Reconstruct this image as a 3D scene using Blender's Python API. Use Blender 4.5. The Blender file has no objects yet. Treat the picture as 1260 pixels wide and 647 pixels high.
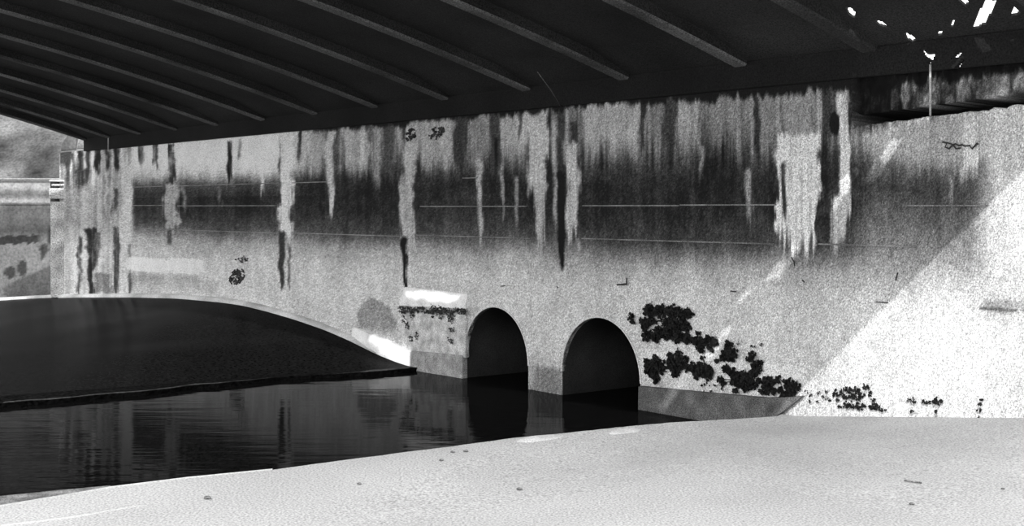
import bpy, bmesh, math, random
import numpy as np
from mathutils import Vector
random.seed(7); rng = np.random.default_rng(11)
scene = bpy.context.scene
COL = scene.collection

# ------------------------------------------------------------------ camera
CAMZ = 1.6
F = 1600.0                      # focal length in pixels of the 1260 px wide frame
cam_d = bpy.data.cameras.new('camera'); cam = bpy.data.objects.new('camera', cam_d); COL.objects.link(cam)
cam.location = (0, 0, CAMZ); cam.rotation_euler = (math.pi/2, 0, 0)
cam_d.sensor_width = 36; cam_d.lens = 36*F/1260; cam_d.shift_y = -68.5/1260
cam_d.clip_end = 500
scene.camera = cam

# wall frame: s runs along the abutment wall (right / nearer = positive), r is the distance in front of it
S = Vector((.616, -.788, 0)); N = Vector((-.788, -.616, 0)); RC = 9.06
def W(s, r, z):                 # wall coordinates (z relative to camera height) -> world
    p = S*s + N*(r-RC); return Vector((p.x, p.y, z+CAMZ))

# ------------------------------------------------------------------ light
world = bpy.data.worlds.new('sky'); scene.world = world; world.use_nodes = True
world.node_tree.nodes['Background'].inputs[0].default_value = (1, 1, 1, 1)
world.node_tree.nodes['Background'].inputs[1].default_value = 2.05
SUN_A, SUN_B = .70, .87
L = (-N) + (-S)*SUN_A + Vector((0, 0, -SUN_B))
sd = bpy.data.lights.new('sun', 'SUN'); so = bpy.data.objects.new('sun', sd); COL.objects.link(so)
sd.energy = 3.0; sd.angle = math.radians(.5); sd.color = (1, 1, 1)
so.location = (-5, -10, 15); so.rotation_euler = L.to_track_quat('-Z', 'Y').to_euler()
scene.view_settings.view_transform = 'Standard'; scene.view_settings.look = 'None'
scene.view_settings.exposure = 0.12; scene.view_settings.gamma = 1.0
scene.view_settings.use_curve_mapping = False

# ------------------------------------------------------------------ measuring helpers
H = 1.1
def wall_u(u, v):               # u: column along the wall, v: height in units of H -> (s, z)
    d = F*H/(59.2+.0955*u); X = (u-630)/F*d
    return X*.616 - d*.788, v*H
def px_wall(x, y):
    k = 59.2+.0955*x
    return wall_u(x, (255-y)/k)
def px_floor(x, y, z=-1.6):
    d = F*(-z)/(y-255); return Vector(((x-630)/F*d, d, z+CAMZ))
def px_depth(x, y, d):
    return Vector(((x-630)/F*d, d, (255-y)/F*d+CAMZ))

# ------------------------------------------------------------------ mesh helpers
def mesh_obj(name, verts, faces, mats, parent=None, smooth=False, midx=None):
    me = bpy.data.meshes.new(name); me.from_pydata([tuple(v) for v in verts], [], faces)
    for m in (mats if isinstance(mats, (list, tuple)) else [mats]): me.materials.append(m)
    if midx is not None: me.polygons.foreach_set('material_index', midx)
    if smooth: me.polygons.foreach_set('use_smooth', [True]*len(me.polygons))
    me.update()
    o = bpy.data.objects.new(name, me); COL.objects.link(o)
    if parent: o.parent = parent
    return o
def fix_normals(o):
    bm = bmesh.new(); bm.from_mesh(o.data); bmesh.ops.recalc_face_normals(bm, faces=bm.faces); bm.to_mesh(o.data); bm.free()
    return o
def tag(o, label=None, cat=None, group=None, kind=None):
    if label: o['label'] = label
    if cat: o['category'] = cat
    if group: o['group'] = group
    if kind: o['kind'] = kind
    return o
def prism(name, base, top, mats, parent=None, bevel=0):
    """closed solid between two loops of points of equal length"""
    n = len(base); vs = list(base)+list(top)
    fs = [tuple(range(n))[::-1], tuple(range(n, 2*n))]
    fs += [(i, (i+1) % n, n+(i+1) % n, n+i) for i in range(n)]
    o = fix_normals(mesh_obj(name, vs, fs, mats, parent))
    if bevel:
        b = o.modifiers.new('bevel', 'BEVEL'); b.width = bevel; b.segments = 2; b.limit_method = 'ANGLE'
    return o
def wbox(name, s0, s1, r0, r1, z0, z1, mats, parent=None, bevel=0):
    b = [W(s0, r0, z0), W(s1, r0, z0), W(s1, r1, z0), W(s0, r1, z0)]
    t = [W(s0, r0, z1), W(s1, r0, z1), W(s1, r1, z1), W(s0, r1, z1)]
    return prism(name, b, t, mats, parent, bevel)
def tube_mesh(name, pts, rad, mats, parent=None, n=8):
    vs = []; fs = []
    for i, p in enumerate(pts):
        a = pts[max(i-1, 0)]; b = pts[min(i+1, len(pts)-1)]
        t = (b-a).normalized(); u = t.orthogonal().normalized(); w = t.cross(u)
        if i and abs(t.z) < .99:
            u = t.cross(Vector((0, 0, 1))).normalized(); w = t.cross(u)
        rr = rad[i] if isinstance(rad, (list, tuple)) else rad
        for k in range(n):
            an = 2*math.pi*k/n; vs.append(p+u*math.cos(an)*rr+w*math.sin(an)*rr)
    m = len(pts)
    for i in range(m-1):
        for k in range(n):
            fs.append((i*n+k, i*n+(k+1) % n, (i+1)*n+(k+1) % n, (i+1)*n+k))
    fs.append(tuple(range(n))); fs.append(tuple(range((m-1)*n, m*n)))
    return fix_normals(mesh_obj(name, vs, fs, mats, parent, True))

# numpy value noise for stains
def vnoise(x, y, seed=0):
    x = np.asarray(x, float); y = np.asarray(y, float)
    x0 = np.floor(x).astype(np.int64); y0 = np.floor(y).astype(np.int64)
    fx = x-x0; fy = y-y0; fx = fx*fx*(3-2*fx); fy = fy*fy*(3-2*fy)
    def h(i, j):
        n = (i*374761393 + j*668265263 + seed*974711) & 0xffffffff
        n = ((n ^ (n >> 13))*1274126177) & 0xffffffff
        return ((n ^ (n >> 16)) & 0xffff)/65535.
    return (h(x0, y0)*(1-fx)+h(x0+1, y0)*fx)*(1-fy)+(h(x0, y0+1)*(1-fx)+h(x0+1, y0+1)*fx)*fy
def fbm(x, y, seed=0, o=4):
    t = 0; a = .5; s = 0
    for i in range(o):
        t = t+a*vnoise(x*2**i, y*2**i, seed+i*17); s += a; a *= .5
    return t/s-.5
def sstep(a, b, x):
    t = np.clip((x-a)/(b-a), 0, 1); return t*t*(3-2*t)

# ------------------------------------------------------------------ materials
def mat_base(name):
    m = bpy.data.materials.new(name); m.use_nodes = True
    nt = m.node_tree; p = nt.nodes['Principled BSDF']
    return m, nt, p
def grey(v): return (v, v, v, 1)
def lin(t): return (t/255.)**2.2
def concrete(name, tone, rough=.9, blot=.25, grain=.35, scale=1.3, gscale=110., bump=.25, spec=.2, attr=None, stretch=(1, 1, 1)):
    """grey concrete: base tone (or painted stain attribute) x soft blotches x fine sand grain"""
    m, nt, p = mat_base(name); nd = nt.nodes; lk = nt.links
    tc = nd.new('ShaderNodeTexCoord'); mp = nd.new('ShaderNodeMapping'); mp.inputs['Scale'].default_value = stretch
    lk.new(tc.outputs['Object'], mp.inputs[0])
    n1 = nd.new('ShaderNodeTexNoise'); n1.inputs['Scale'].default_value = scale; n1.inputs['Detail'].default_value = 6
    n2 = nd.new('ShaderNodeTexNoise'); n2.inputs['Scale'].default_value = gscale; n2.inputs['Detail'].default_value = 1
    lk.new(mp.outputs[0], n1.inputs['Vector']); lk.new(tc.outputs['Object'], n2.inputs['Vector'])
    def ramp(src, amp):
        r = nd.new('ShaderNodeMapRange'); r.inputs['From Min'].default_value = .36; r.inputs['From Max'].default_value = .64; r.clamp = False
        r.inputs['To Min'].default_value = 1-amp; r.inputs['To Max'].default_value = 1+amp
        lk.new(src, r.inputs['Value']); return r.outputs[0]
    mul = nd.new('ShaderNodeMath'); mul.operation = 'MULTIPLY'
    lk.new(ramp(n1.outputs['Fac'], blot), mul.inputs[0]); lk.new(ramp(n2.outputs['Fac'], grain), mul.inputs[1])
    mul2 = nd.new('ShaderNodeMath'); mul2.operation = 'MULTIPLY'; mul2.use_clamp = True
    lk.new(mul.outputs[0], mul2.inputs[0])
    if attr:
        at = nd.new('ShaderNodeAttribute'); at.attribute_name = attr; lk.new(at.outputs['Fac'], mul2.inputs[1])
    else: mul2.inputs[1].default_value = tone
    lk.new(mul2.outputs[0], p.inputs['Base Color'])
    p.inputs['Roughness'].default_value = rough; p.inputs['Specular IOR Level'].default_value = spec
    if bump:
        b = nd.new('ShaderNodeBump'); b.inputs['Strength'].default_value = bump; b.inputs['Distance'].default_value = .01
        n3 = nd.new('ShaderNodeTexNoise'); n3.inputs['Scale'].default_value = 25; n3.inputs['Detail'].default_value = 5
        lk.new(tc.outputs['Object'], n3.inputs['Vector']); lk.new(n3.outputs['Fac'], b.inputs['Height']); lk.new(b.outputs[0], p.inputs['Normal'])
    return m
M = {}
M['wall'] = concrete('stained_concrete', .5, attr='stain', blot=.07, grain=.34, gscale=95, scale=2.5)
M['apron'] = concrete('pale_apron_concrete', .35, blot=.07, grain=.26, scale=.9, gscale=75, bump=.05)
M['ledge'] = concrete('worn_edge_concrete', .11, blot=.5, grain=.4, scale=9)
M['arris'] = concrete('pale_arris', .42, blot=.1, grain=.15)
M['dark_concrete'] = concrete('dark_grey_concrete', .023, blot=.3, grain=.4, scale=.8, gscale=75)  # one dark tone for soffit, rib sides and edge beam
M['band'] = concrete('black_springing', .009, blot=.3, grain=.4, scale=.8, gscale=75)  # darker still than the vault panels
M['rib_face'] = concrete('rib_underside_concrete', .10, blot=.5, grain=.4, scale=1.1, gscale=70)
M['footing'] = concrete('damp_footing', .115, blot=.3, grain=.45, scale=5)
M['white'] = concrete('sunlit_white_block', .86, blot=.12, grain=.2, scale=6)  # sunlight put into the colour of footing wedge and buttress cap
M['buttress'] = concrete('mossy_buttress', .52, blot=.3, grain=.38, scale=7)
M['buttress_low'] = concrete('buttress_base', .32, blot=.25, grain=.4, scale=8)
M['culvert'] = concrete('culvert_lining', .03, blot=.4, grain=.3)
M['far'] = concrete('far_wall', .5, attr='stain', blot=.12, grain=.16, gscale=22)
M['bank'] = concrete('embankment', .085, blot=.8, grain=.2, scale=.8, gscale=18)
M['ridge'] = concrete('lime_ridge', .20, blot=.35, grain=.4, scale=3)
M['iron'] = concrete('rusty_iron', .03, blot=.3, grain=.2)
M['rod'] = concrete('galvanised_rod', .35, blot=.3, grain=.2)
M['silt'] = concrete('pale_silt', .46, blot=.1, grain=.2, scale=8)
M['leaf'] = concrete('dark_leaf', .010, rough=.7, blot=.4, grain=.2, scale=20, bump=0)
M['stem'] = concrete('dark_stem', .03, blot=.3, grain=.2, bump=0)

def wet(name, tone, rough, gain, power, wave, dist, sc):
    """almost black body under a clear film that mirrors more the flatter it is seen"""
    m, nt, p = mat_base(name); nd = nt.nodes; lk = nt.links
    out = nd['Material Output']; nd.remove(p)
    tc = nd.new('ShaderNodeTexCoord'); mp = nd.new('ShaderNodeMapping')
    mp.inputs['Rotation'].default_value = (0, 0, .12); mp.inputs['Scale'].default_value = sc
    lk.new(tc.outputs['Object'], mp.inputs[0])
    n = nd.new('ShaderNodeTexNoise'); n.inputs['Scale'].default_value = 1; n.inputs['Detail'].default_value = 4
    lk.new(mp.outputs[0], n.inputs['Vector'])
    b = nd.new('ShaderNodeBump'); b.inputs['Strength'].default_value = wave; b.inputs['Distance'].default_value = dist
    lk.new(n.outputs['Fac'], b.inputs['Height'])
    n2 = nd.new('ShaderNodeTexNoise'); n2.inputs['Scale'].default_value = 30; n2.inputs['Detail'].default_value = 1
    lk.new(tc.outputs['Object'], n2.inputs['Vector'])
    r = nd.new('ShaderNodeMapRange'); r.inputs['From Min'].default_value = .3; r.inputs['From Max'].default_value = .7
    r.inputs['To Min'].default_value = tone*.2; r.inputs['To Max'].default_value = tone*1.8
    lk.new(n2.outputs['Fac'], r.inputs['Value'])
    df = nd.new('ShaderNodeBsdfDiffuse'); lk.new(r.outputs[0], df.inputs['Color'])
    gl = nd.new('ShaderNodeBsdfGlossy'); gl.inputs['Roughness'].default_value = rough; gl.inputs['Color'].default_value = grey(1)
    lk.new(b.outputs[0], gl.inputs['Normal'])
    lw = nd.new('ShaderNodeLayerWeight'); lw.inputs['Blend'].default_value = .5
    pw = nd.new('ShaderNodeMath'); pw.operation = 'POWER'; pw.inputs[1].default_value = power
    lk.new(lw.outputs['Facing'], pw.inputs[0])
    ml = nd.new('ShaderNodeMath'); ml.operation = 'MULTIPLY'; ml.use_clamp = True; ml.inputs[1].default_value = gain
    lk.new(pw.outputs[0], ml.inputs[0])
    mx = nd.new('ShaderNodeMixShader'); lk.new(ml.outputs[0], mx.inputs[0]); lk.new(df.outputs[0], mx.inputs[1]); lk.new(gl.outputs[0], mx.inputs[2])
    lk.new(mx.outputs[0], out.inputs['Surface'])
    return m
M['water'] = wet('dark_water', .004, .035, .95, 13, .13, .03, (1.2, 5, 1))
M['spill'] = wet('wet_algae_concrete', .007, .22, .30, 14, .3, .02, (2, 2, 2))

# ================================================================== ABUTMENT WALL
ZTOP = 1.12
CUL = []
for xl, xr in ((574, 652), (694, 790)):
    sl = wall_u(xl, 0)[0]; sr = wall_u(xr, 0)[0]
    CUL.append(((sl+sr)/2, (sr-sl)/2, -1.045*H))        # centre s, half width, crown z
def arch_sd(s, z):
    """approx signed distance (negative inside) to the nearest culvert arch"""
    out = np.full(np.shape(s), 9.)
    for c, w, zt in CUL:
        R = w*1.02; zs = zt-R
        q = np.where(z > zs, np.hypot((s-c)/w, (z-zs)/R)-1, np.abs(s-c)/w-1)*w
        out = np.minimum(out, q)
    return out

# ---- stain painting: tone in 0..255 as a function of (u, v)
def tones(u, v):
    wob = fbm(u/45., v*1.5, 3)*.16 + fbm(u/9., v*2, 5)*.06
    vv = v+wob
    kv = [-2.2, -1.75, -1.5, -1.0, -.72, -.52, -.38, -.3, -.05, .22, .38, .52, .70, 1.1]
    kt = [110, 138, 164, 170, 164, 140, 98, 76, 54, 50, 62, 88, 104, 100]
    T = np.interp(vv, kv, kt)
    # left third: clean bright band high on the wall
    left = sstep(420, 345, u)*sstep(158, 168, u)
    T = T+(np.interp(vv, [.2, .34, .5, .7, 1.1], [60, 78, 165, 226, 226])-T)*left*(v > .15)
    # right of the broad white stain: greyer band
    right = sstep(1045, 1075, u)
    T = T+(np.interp(vv, [-.6, -.4, -.1, .12, .3, .4, .6, .9], [150, 118, 88, 66, 80, 122, 136, 118])-T)*right*(v > -.6)
    # dark tide band lightened to an even tone beside the last bay
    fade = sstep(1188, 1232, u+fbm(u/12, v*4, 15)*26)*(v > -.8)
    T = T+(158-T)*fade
    # far left end: plain light concrete with drips
    end = sstep(170, 160, u+fbm(u/9, v*2, 9)*10)
    T = T+(140+26*sstep(-.2, -.9, v)-T)*end
    # vertical streakiness
    st = fbm(u/7., v*.9, 21)*1.0+fbm(u/2.6, v*1.1, 22)*.7
    up = sstep(.25, .55, v)
    st2 = fbm(u/14., v*.7, 23)+.8*fbm(u/3.4, v*.8, 24)
    T = T+st*(14+90*up*(1-.6*left))+st2*(6+60*up*(1-.7*left)+50*end)+st*40*end
    T = T+fbm(u/2.2, v*16, 30)*20+fbm(u/30, v*3, 31)*22+fbm(u/9, v*10, 32)*16

    def streak(x0, x1, y0, y1, tone, a=1., soft=3., taper=0., rag=3., endsoft=.10, seed=0):
        nonlocal T
        xc = (x0+x1)/2; k = 59.2+.0955*xc
        v0 = (255-y0)/k; v1 = (255-y1)/k
        t = np.clip((v0-v)/max(v0-v1, 1e-3), 0, 1)
        hw = (x1-x0)/2*(1-taper*t); W0 = (x1-x0)
        wx = u-xc+fbm(v*3.5+seed*3.1, u*0+seed, 40+seed)*(rag+.3*min(W0, 30))+fbm(v*14+seed, u*0, 44+seed)*2.
        streaky = fbm(u/2.4+seed*7, v*1.6, 60+seed)+.6*fbm(u/5., v*7, 70+seed)
        lat = hw-np.abs(wx)+streaky*(1.5+.35*min(W0, 26))
        e = np.maximum(endsoft, .02); ln = max(v0-v1, .1)
        fr = fbm(u/2.6+seed*5, v*0+seed, 65+seed)*ln*.55
        m = sstep(-soft*.6, soft*.6, lat)*sstep(v0+.03, v0-.03, v+fr*.15)*sstep(v1-e, v1+e, v+fr)
        m = m*np.clip(a*(1+streaky*.9), 0, 1)
        T = T+(tone-T)*m
    i = 0
    def S_(*a, **k):
        nonlocal i
        i += 1; streak(*a, seed=i, **k)
    # light patches just below the vault
    for x0, x1, y0, y1, t in [(360, 378, 162, 208, 150), (384, 400, 160, 210, 140), (424, 440, 155, 212, 150), (442, 458, 160, 208, 165),
                              (463, 470, 153, 225, 135), (490, 497, 150, 185, 150), (507, 562, 143, 200, 142), (580, 588, 146, 200, 120),
                              (594, 600, 150, 188, 110), (617, 640, 136, 184, 150), (645, 676, 134, 180, 158), (678, 684, 136, 200, 110),
                              (720, 790, 124, 182, 148), (800, 818, 122, 170, 105), (836, 862, 120, 170, 138), (864, 930, 120, 165, 112),
                              (936, 956, 118, 175, 112), (1060, 1105, 158, 185, 145), (1108, 1200, 152, 205, 132), (1195, 1260, 136, 190, 150)]:
        S_(x0, x1, y0, y1, t, a=.8, soft=5, endsoft=.14)
    # dark runs from the top
    for x0, x1, y0, y1, t in [(172, 180, 176, 200, 70), (190, 196, 176, 205, 60), (209, 217, 176, 226, 48), (281, 287, 172, 218, 38), (294, 298, 172, 200, 110),
                              (345, 349, 168, 215, 60), (369, 373, 160, 195, 40), (472, 488, 150, 215, 75), (563, 578, 140, 200, 62), (604, 616, 140, 215, 70), (609, 615, 170, 205, 36),
                              (640, 645, 134, 170, 60), (676, 681, 130, 230, 48), (687, 697, 130, 215, 60), (704, 712, 150, 205, 58), (789, 796, 118, 195, 50), (818, 833, 118, 172, 64),
                              (931, 937, 118, 190, 48), (988, 996, 112, 150, 55), (1012, 1032, 105, 165, 62), (1046, 1062, 105, 158, 45), (1064, 1104, 100, 150, 42)]:
        S_(x0, x1, y0, y1, t, a=.85, soft=3, endsoft=.08)
    # the broad lime runs
    for x0, x1, y0, y1, t, tp in [(346, 361, 166, 300, 190, 0), (404, 414, 160, 256, 165, .5), (495, 512, 176, 306, 150, .1), (588, 596, 196, 292, 142, .2),
                                  (617, 622, 200, 262, 125, .3), (635, 639, 218, 282, 120, .3), (652, 677, 150, 240, 160, 0), (657, 676, 225, 298, 140, .45),
                                  (683, 689, 150, 298, 140, .3), (699, 717, 176, 296, 155, .3), (920, 929, 208, 275, 122, .3),
                                  (968, 1002, 105, 175, 120, 0), (957, 1011, 165, 298, 188, .1), (1033, 1045, 112, 262, 175, .0), (1024, 1046, 240, 300, 150, .2),
                                  (203, 220, 226, 286, 138, 0), (226, 229, 230, 255, 130, 0), (271, 274, 228, 250, 105, 0), (323, 326, 180, 240, 210, 0),
                                  (1188, 1204, 150, 212, 165, -.3), (1170, 1173, 218, 252, 128, 0), (864, 868, 180, 215, 120, 0), (132, 134, 190, 260, 175, 0)]:
        S_(x0, x1, y0, y1, t, a=.95, soft=4, taper=tp, rag=5, endsoft=.09)
    # black drips
    for x0, x1, y0, y1, t, tp in [(496, 503, 292, 358, 28, .4), (689, 697, 212, 300, 34, 0), (689, 697, 285, 332, 22, .6), (346, 353, 284, 352, 62, .3), (356, 359, 300, 350, 80, 0),
                                  (963, 970, 200, 270, 60, .3), (207, 213, 282, 300, 80, .3)]:
        S_(x0, x1, y0, y1, t, a=1., soft=2.5, taper=tp, rag=2.5, endsoft=.05)
    # drips on the far left end of the wall
    for x0, x1, y0, y1, t, tp in [(76, 92, 183, 205, 60, .3), (96, 104, 180, 212, 45, .4), (117, 126, 178, 215, 42, .4), (108, 113, 180, 210, 60, .2), (131, 137, 178, 208, 45, .4), (141, 149, 178, 210, 48, .3),
                                  (95, 112, 208, 228, 60, .2), (97, 102, 290, 362, 62, 0), (107, 120, 280, 366, 42, .35), (141, 148, 280, 366, 70, .1), (140, 147, 232, 260, 62, 0),
                                  (118, 126, 285, 320, 80, .5), (119, 138, 336, 362, 105, 0), (150, 163, 205, 362, 172, 0), (160, 163, 300, 362, 80, 0)]:
        S_(x0, x1, y0, y1, t, a=.9, soft=3, taper=tp, rag=4, endsoft=.08)
    # low marks on the left; the two palest bars are painted-in sun patches
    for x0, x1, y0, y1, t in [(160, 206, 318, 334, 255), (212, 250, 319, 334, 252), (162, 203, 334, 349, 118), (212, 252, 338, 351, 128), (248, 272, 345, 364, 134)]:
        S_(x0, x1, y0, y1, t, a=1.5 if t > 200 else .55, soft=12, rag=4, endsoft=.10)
    # old arched outlet stain and damp below
    q_ = np.hypot((u-466)/25, (v+1.42)/.34)+fbm(u/6, v*7, 33)*.5; T = T+(112-T)*sstep(1.08, .9, q_)*sstep(-1.62, -1.38, v+fbm(u/6, v*4, 34)*.3)*.8
    S_(500, 590, 372, 430, 128, a=.5, soft=16, endsoft=.2)
    S_(664, 696, 452, 492, 104, a=.8, soft=10, endsoft=.2)
    S_(792, 990, 440, 476, 205, a=.55, soft=20, endsoft=.15)
    # ragged dark fade along the wall top
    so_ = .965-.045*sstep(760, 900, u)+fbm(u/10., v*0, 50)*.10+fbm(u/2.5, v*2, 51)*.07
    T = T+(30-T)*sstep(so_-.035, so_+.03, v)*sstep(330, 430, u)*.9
    # rusty smear on the sunny side
    q_ = np.hypot((u-1232)/36, (v+.69)/.055)+fbm(u/5, v*20, 36)*.9; T = T+(112-T)*sstep(1.1, .5, q_)*.8
    q_ = np.hypot((u-1228)/34, (v+.71)/.016)+fbm(u/4, v*20, 37)*.8; T = T+(80-T)*sstep(1.1, .6, q_)*.8
    q_ = np.hypot((u-1028.5)/7.5, (v-(255-152)/157.4)/.10)+fbm(u/4, v*9, 35)*.5; T = T+(24-T)*sstep(1.1, .75, q_)
    return T

# column positions (denser where the wall is far away), row positions
ucol = np.concatenate([np.arange(75, 1302, 1.3), np.linspace(1320, 2600, 40)])
zrow = np.arange(-2.35, ZTOP+.001, .0125)
k = 59.2+.0955*ucol
dcol = F*H/k; scol = (ucol-630)/F*dcol*.616-dcol*.788
SS, ZZ = np.meshgrid(scol, zrow); UU, _ = np.meshgrid(ucol, zrow)
VV = ZZ/H
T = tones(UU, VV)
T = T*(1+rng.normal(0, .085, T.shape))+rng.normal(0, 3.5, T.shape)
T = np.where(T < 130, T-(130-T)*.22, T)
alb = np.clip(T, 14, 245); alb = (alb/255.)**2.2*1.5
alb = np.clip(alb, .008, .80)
RR = np.zeros_like(SS)+fbm(SS*1.5, ZZ*1.5, 90)*.02
# bridge-seat slot high on the right, the shade inside painted near black
vl = .625+(UU-1060)/200*.075+fbm(UU/7, UU*0, 7)*.03
on = UU > 1052
gap = on & (VV > .66) & (VV < .745)
RR = np.where(gap, -.6, RR); alb = np.where(gap, .012, alb)
upb = on & (VV > .66) & ~gap
RR = np.where(upb, -.08+fbm(UU/6, VV*9, 77)*.05, RR); alb = np.where(upb, alb*np.clip(.34+fbm(UU/7, VV*12, 78)*1.2, .08, 1), alb)
ZZ = ZZ+np.where(on, (vl-.66)*H*np.interp(VV, [.4, .6, .84, 1.0], [0, 1, 1, 0]), 0)
# snap to the culvert arches
sdv = arch_sd(SS, ZZ)
for c, w, zt in CUL:
    Rr = w*1.02; zs = zt-Rr
    near = (np.abs(sdv) < .011) & (np.abs(SS-c) < w+.03)
    ang = np.hypot((SS-c)/w, (ZZ-zs)/Rr)
    upm = near & (ZZ > zs); lom = near & (ZZ <= zs)
    SS = np.where(upm, c+(SS-c)/ang, np.where(lom, c+np.sign(SS-c)*w, SS))
    ZZ = np.where(upm, zs+(ZZ-zs)/ang, ZZ)
    RR = np.where(near, 0, RR)
inside = arch_sd(SS, ZZ) < .0005
nr, nc = SS.shape
PX = S.x*SS+N.x*(RR-RC); PY = S.y*SS+N.y*(RR-RC)
co = np.stack([PX, PY, ZZ+CAMZ], -1).reshape(-1, 3)
idx = np.arange(nr*nc).reshape(nr, nc)
q = np.stack([idx[:-1, :-1], idx[:-1, 1:], idx[1:, 1:], idx[1:, :-1]], -1).reshape(-1, 4)
ins = inside.reshape(-1)
q = q[~ins[q].all(1)]
def grid_mesh(name, co, q, mat, attr=None, parent=None, smooth=True):
    me = bpy.data.meshes.new(name)
    me.vertices.add(len(co)); me.vertices.foreach_set('co', co.astype(np.float32).ravel())
    me.loops.add(q.size); me.loops.foreach_set('vertex_index', q.astype(np.int32).ravel())
    me.polygons.add(len(q)); me.polygons.foreach_set('loop_start', np.arange(0, q.size, 4, dtype=np.int32))
    me.polygons.foreach_set('loop_total', np.full(len(q), 4, np.int32))
    me.update(); me.validate()
    if smooth: me.polygons.foreach_set('use_smooth', np.ones(len(me.polygons), bool))
    if attr is not None:
        a = me.attributes.new('stain', 'FLOAT', 'POINT'); a.data.foreach_set('value', attr.astype(np.float32).ravel())
    me.materials.append(mat)
    o = bpy.data.objects.new(name, me); COL.objects.link(o)
    if parent: o.parent = parent
    return o
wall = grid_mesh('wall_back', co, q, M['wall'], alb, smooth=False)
tag(wall, 'tall stained concrete abutment wall with lime runs and two culverts', kind='structure')

# pour-lift ridges left by the formwork boards
def ridge(x0, x1, v, h=.012, out=.006):
    s0 = wall_u(x0, 0)[0]; s1 = wall_u(x1, 0)[0]
    wbox('form_ridge', s0, s1, -.02, .012+out, v*H-h/2, v*H+h/2, M['ridge'], wall)
for x0, x1, v in [(166, 203, .33), (221, 346, .325), (362, 404, .32), (166, 202, .03), (221, 346, .022), (166, 345, -.345), (362, 494, -.335), (513, 655, -.315),
                  (572, 590, .315), (719, 955, -.30), (1010, 1130, -.29), (840, 955, .02), (1116, 1216, .012), (520, 650, .01), (720, 838, .015)]:
    ridge(x0, x1, v)

# ---- culvert barrels
def culvert(i, c, w, zt, label):
    Rr = w*1.02; zs = zt-Rr; prof = []
    for kk in range(29):
        a = math.pi*kk/28; prof.append((c+w*math.cos(a), zs+Rr*math.sin(a)))
    prof = [(c+w, -2.5)]+prof+[(c-w, -2.5)]
    root = bpy.data.objects.new('culvert', None); COL.objects.link(root); root.location = W(c, 0, -2.02)
    tag(root, label, 'culvert', 'arched culverts in the wall')
    inv = root.location
    def sweep(name, rs, m, scale=None):
        vs = []; fs = []; n = len(prof)
        for j, r in enumerate(rs):
            for (s, z) in prof: vs.append(W(s, r, z)-inv)
        for j in range(len(rs)-1):
            for a in range(n-1): fs.append((j*n+a, j*n+a+1, (j+1)*n+a+1, (j+1)*n+a))
        return vs, fs, n
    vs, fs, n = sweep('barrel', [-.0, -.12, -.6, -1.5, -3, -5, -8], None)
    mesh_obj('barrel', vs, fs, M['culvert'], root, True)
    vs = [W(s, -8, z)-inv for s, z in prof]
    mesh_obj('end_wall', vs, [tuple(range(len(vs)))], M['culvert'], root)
    # thin arch ring flush in the wall face
    vs = []; fs = []
    for (s, z) in prof[1:-1]:
        dx, dz = s-c, z-zs; q_ = math.hypot(dx, dz)
        for off, r in ((0, -.05), (0, .010), (.018, .010), (.018, -.05)):
            vs.append(W(s+dx/q_*off, r, z+dz/q_*off)-inv)
    m = len(prof)-2
    for a in range(m-1):
        for b in range(4): fs.append((a*4+b, a*4+(b+1) % 4, (a+1)*4+(b+1) % 4, (a+1)*4+b))
    fix_normals(mesh_obj('arch_ring', vs, fs, M['ring'], root, False))
M['ring'] = concrete('arch_ring_concrete', .62, blot=.2, grain=.35)
culvert(0, *CUL[0], 'arched culvert mouth on the left, beside the mossy buttress')
culvert(1, *CUL[1], 'arched culvert mouth on the right, beside the dark ivy')

# ================================================================== VAULT
RE = 5.6
zb = lambda r: 1.275+.2983*r-.01215*r*r
OFF = .12
zsl = lambda r: zb(r)+OFF*min(1, .35+r*1.2)
RIB_S = [-24.95, -23.75, -22.28, -20.71, -19.14, -17.56, -15.99, -14.42, -12.84, -11.27, -9.69, -8.12, -6.70, -4.97]
S_L, S_R = -25.04, -4.24
ceil = bpy.data.objects.new('ceiling', None); COL.objects.link(ceil)
tag(ceil, 'dark arched concrete bridge vault with ribs overhead', kind='structure')
rs = np.linspace(0, RE, 29)
def inpoly(x, y, P):
    c = False; n = len(P); j = n-1
    for a in range(n):
        if ((P[a][1] > y) != (P[j][1] > y)) and (x < (P[j][0]-P[a][0])*(y-P[a][1])/(P[j][1]-P[a][1]+1e-12)+P[a][0]): c = not c
        j = a
    return c
# openings in the last bay, (s, r) outlines
HOLES = [
 [(-5.57, .42), (-5.51, .44), (-5.46, .76), (-5.52, .78)],
 [(-5.69, .62), (-5.62, .64), (-5.60, .84), (-5.68, .82)],
 [(-5.68, .90), (-5.60, .90), (-5.58, 1.08), (-5.66, 1.10)],
 [(-5.50, 1.42), (-5.40, 1.40), (-5.26, 2.00), (-5.38, 2.04), (-5.48, 1.75)],
 [(-5.66, 1.78), (-5.52, 1.84), (-5.40, 2.44), (-5.54, 2.52), (-5.66, 2.15)],
 [(-5.57, 2.86), (-5.41, 2.90), (-5.36, 3.34), (-5.52, 3.42)],
 [(-5.62, 3.50), (-5.54, 3.50), (-5.54, 3.72), (-5.62, 3.74)],
 [(-5.52, 4.06), (-5.41, 4.04), (-5.34, 4.54), (-5.46, 4.56)],
 [(-5.50, 4.98), (-5.38, 4.98), (-5.34, 5.40), (-5.47, 5.40)],
]
def px_slab(x, y):
    lo = None
    for d in np.arange(4, 14, .005):
        X = (x-630)/F*d; z = (255-y)/F*d; r = RC+N.x*X+N.y*d
        if r < 0 or z >= zsl(r): return (X*S.x+d*S.y, max(r, 0.))
    return None
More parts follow.
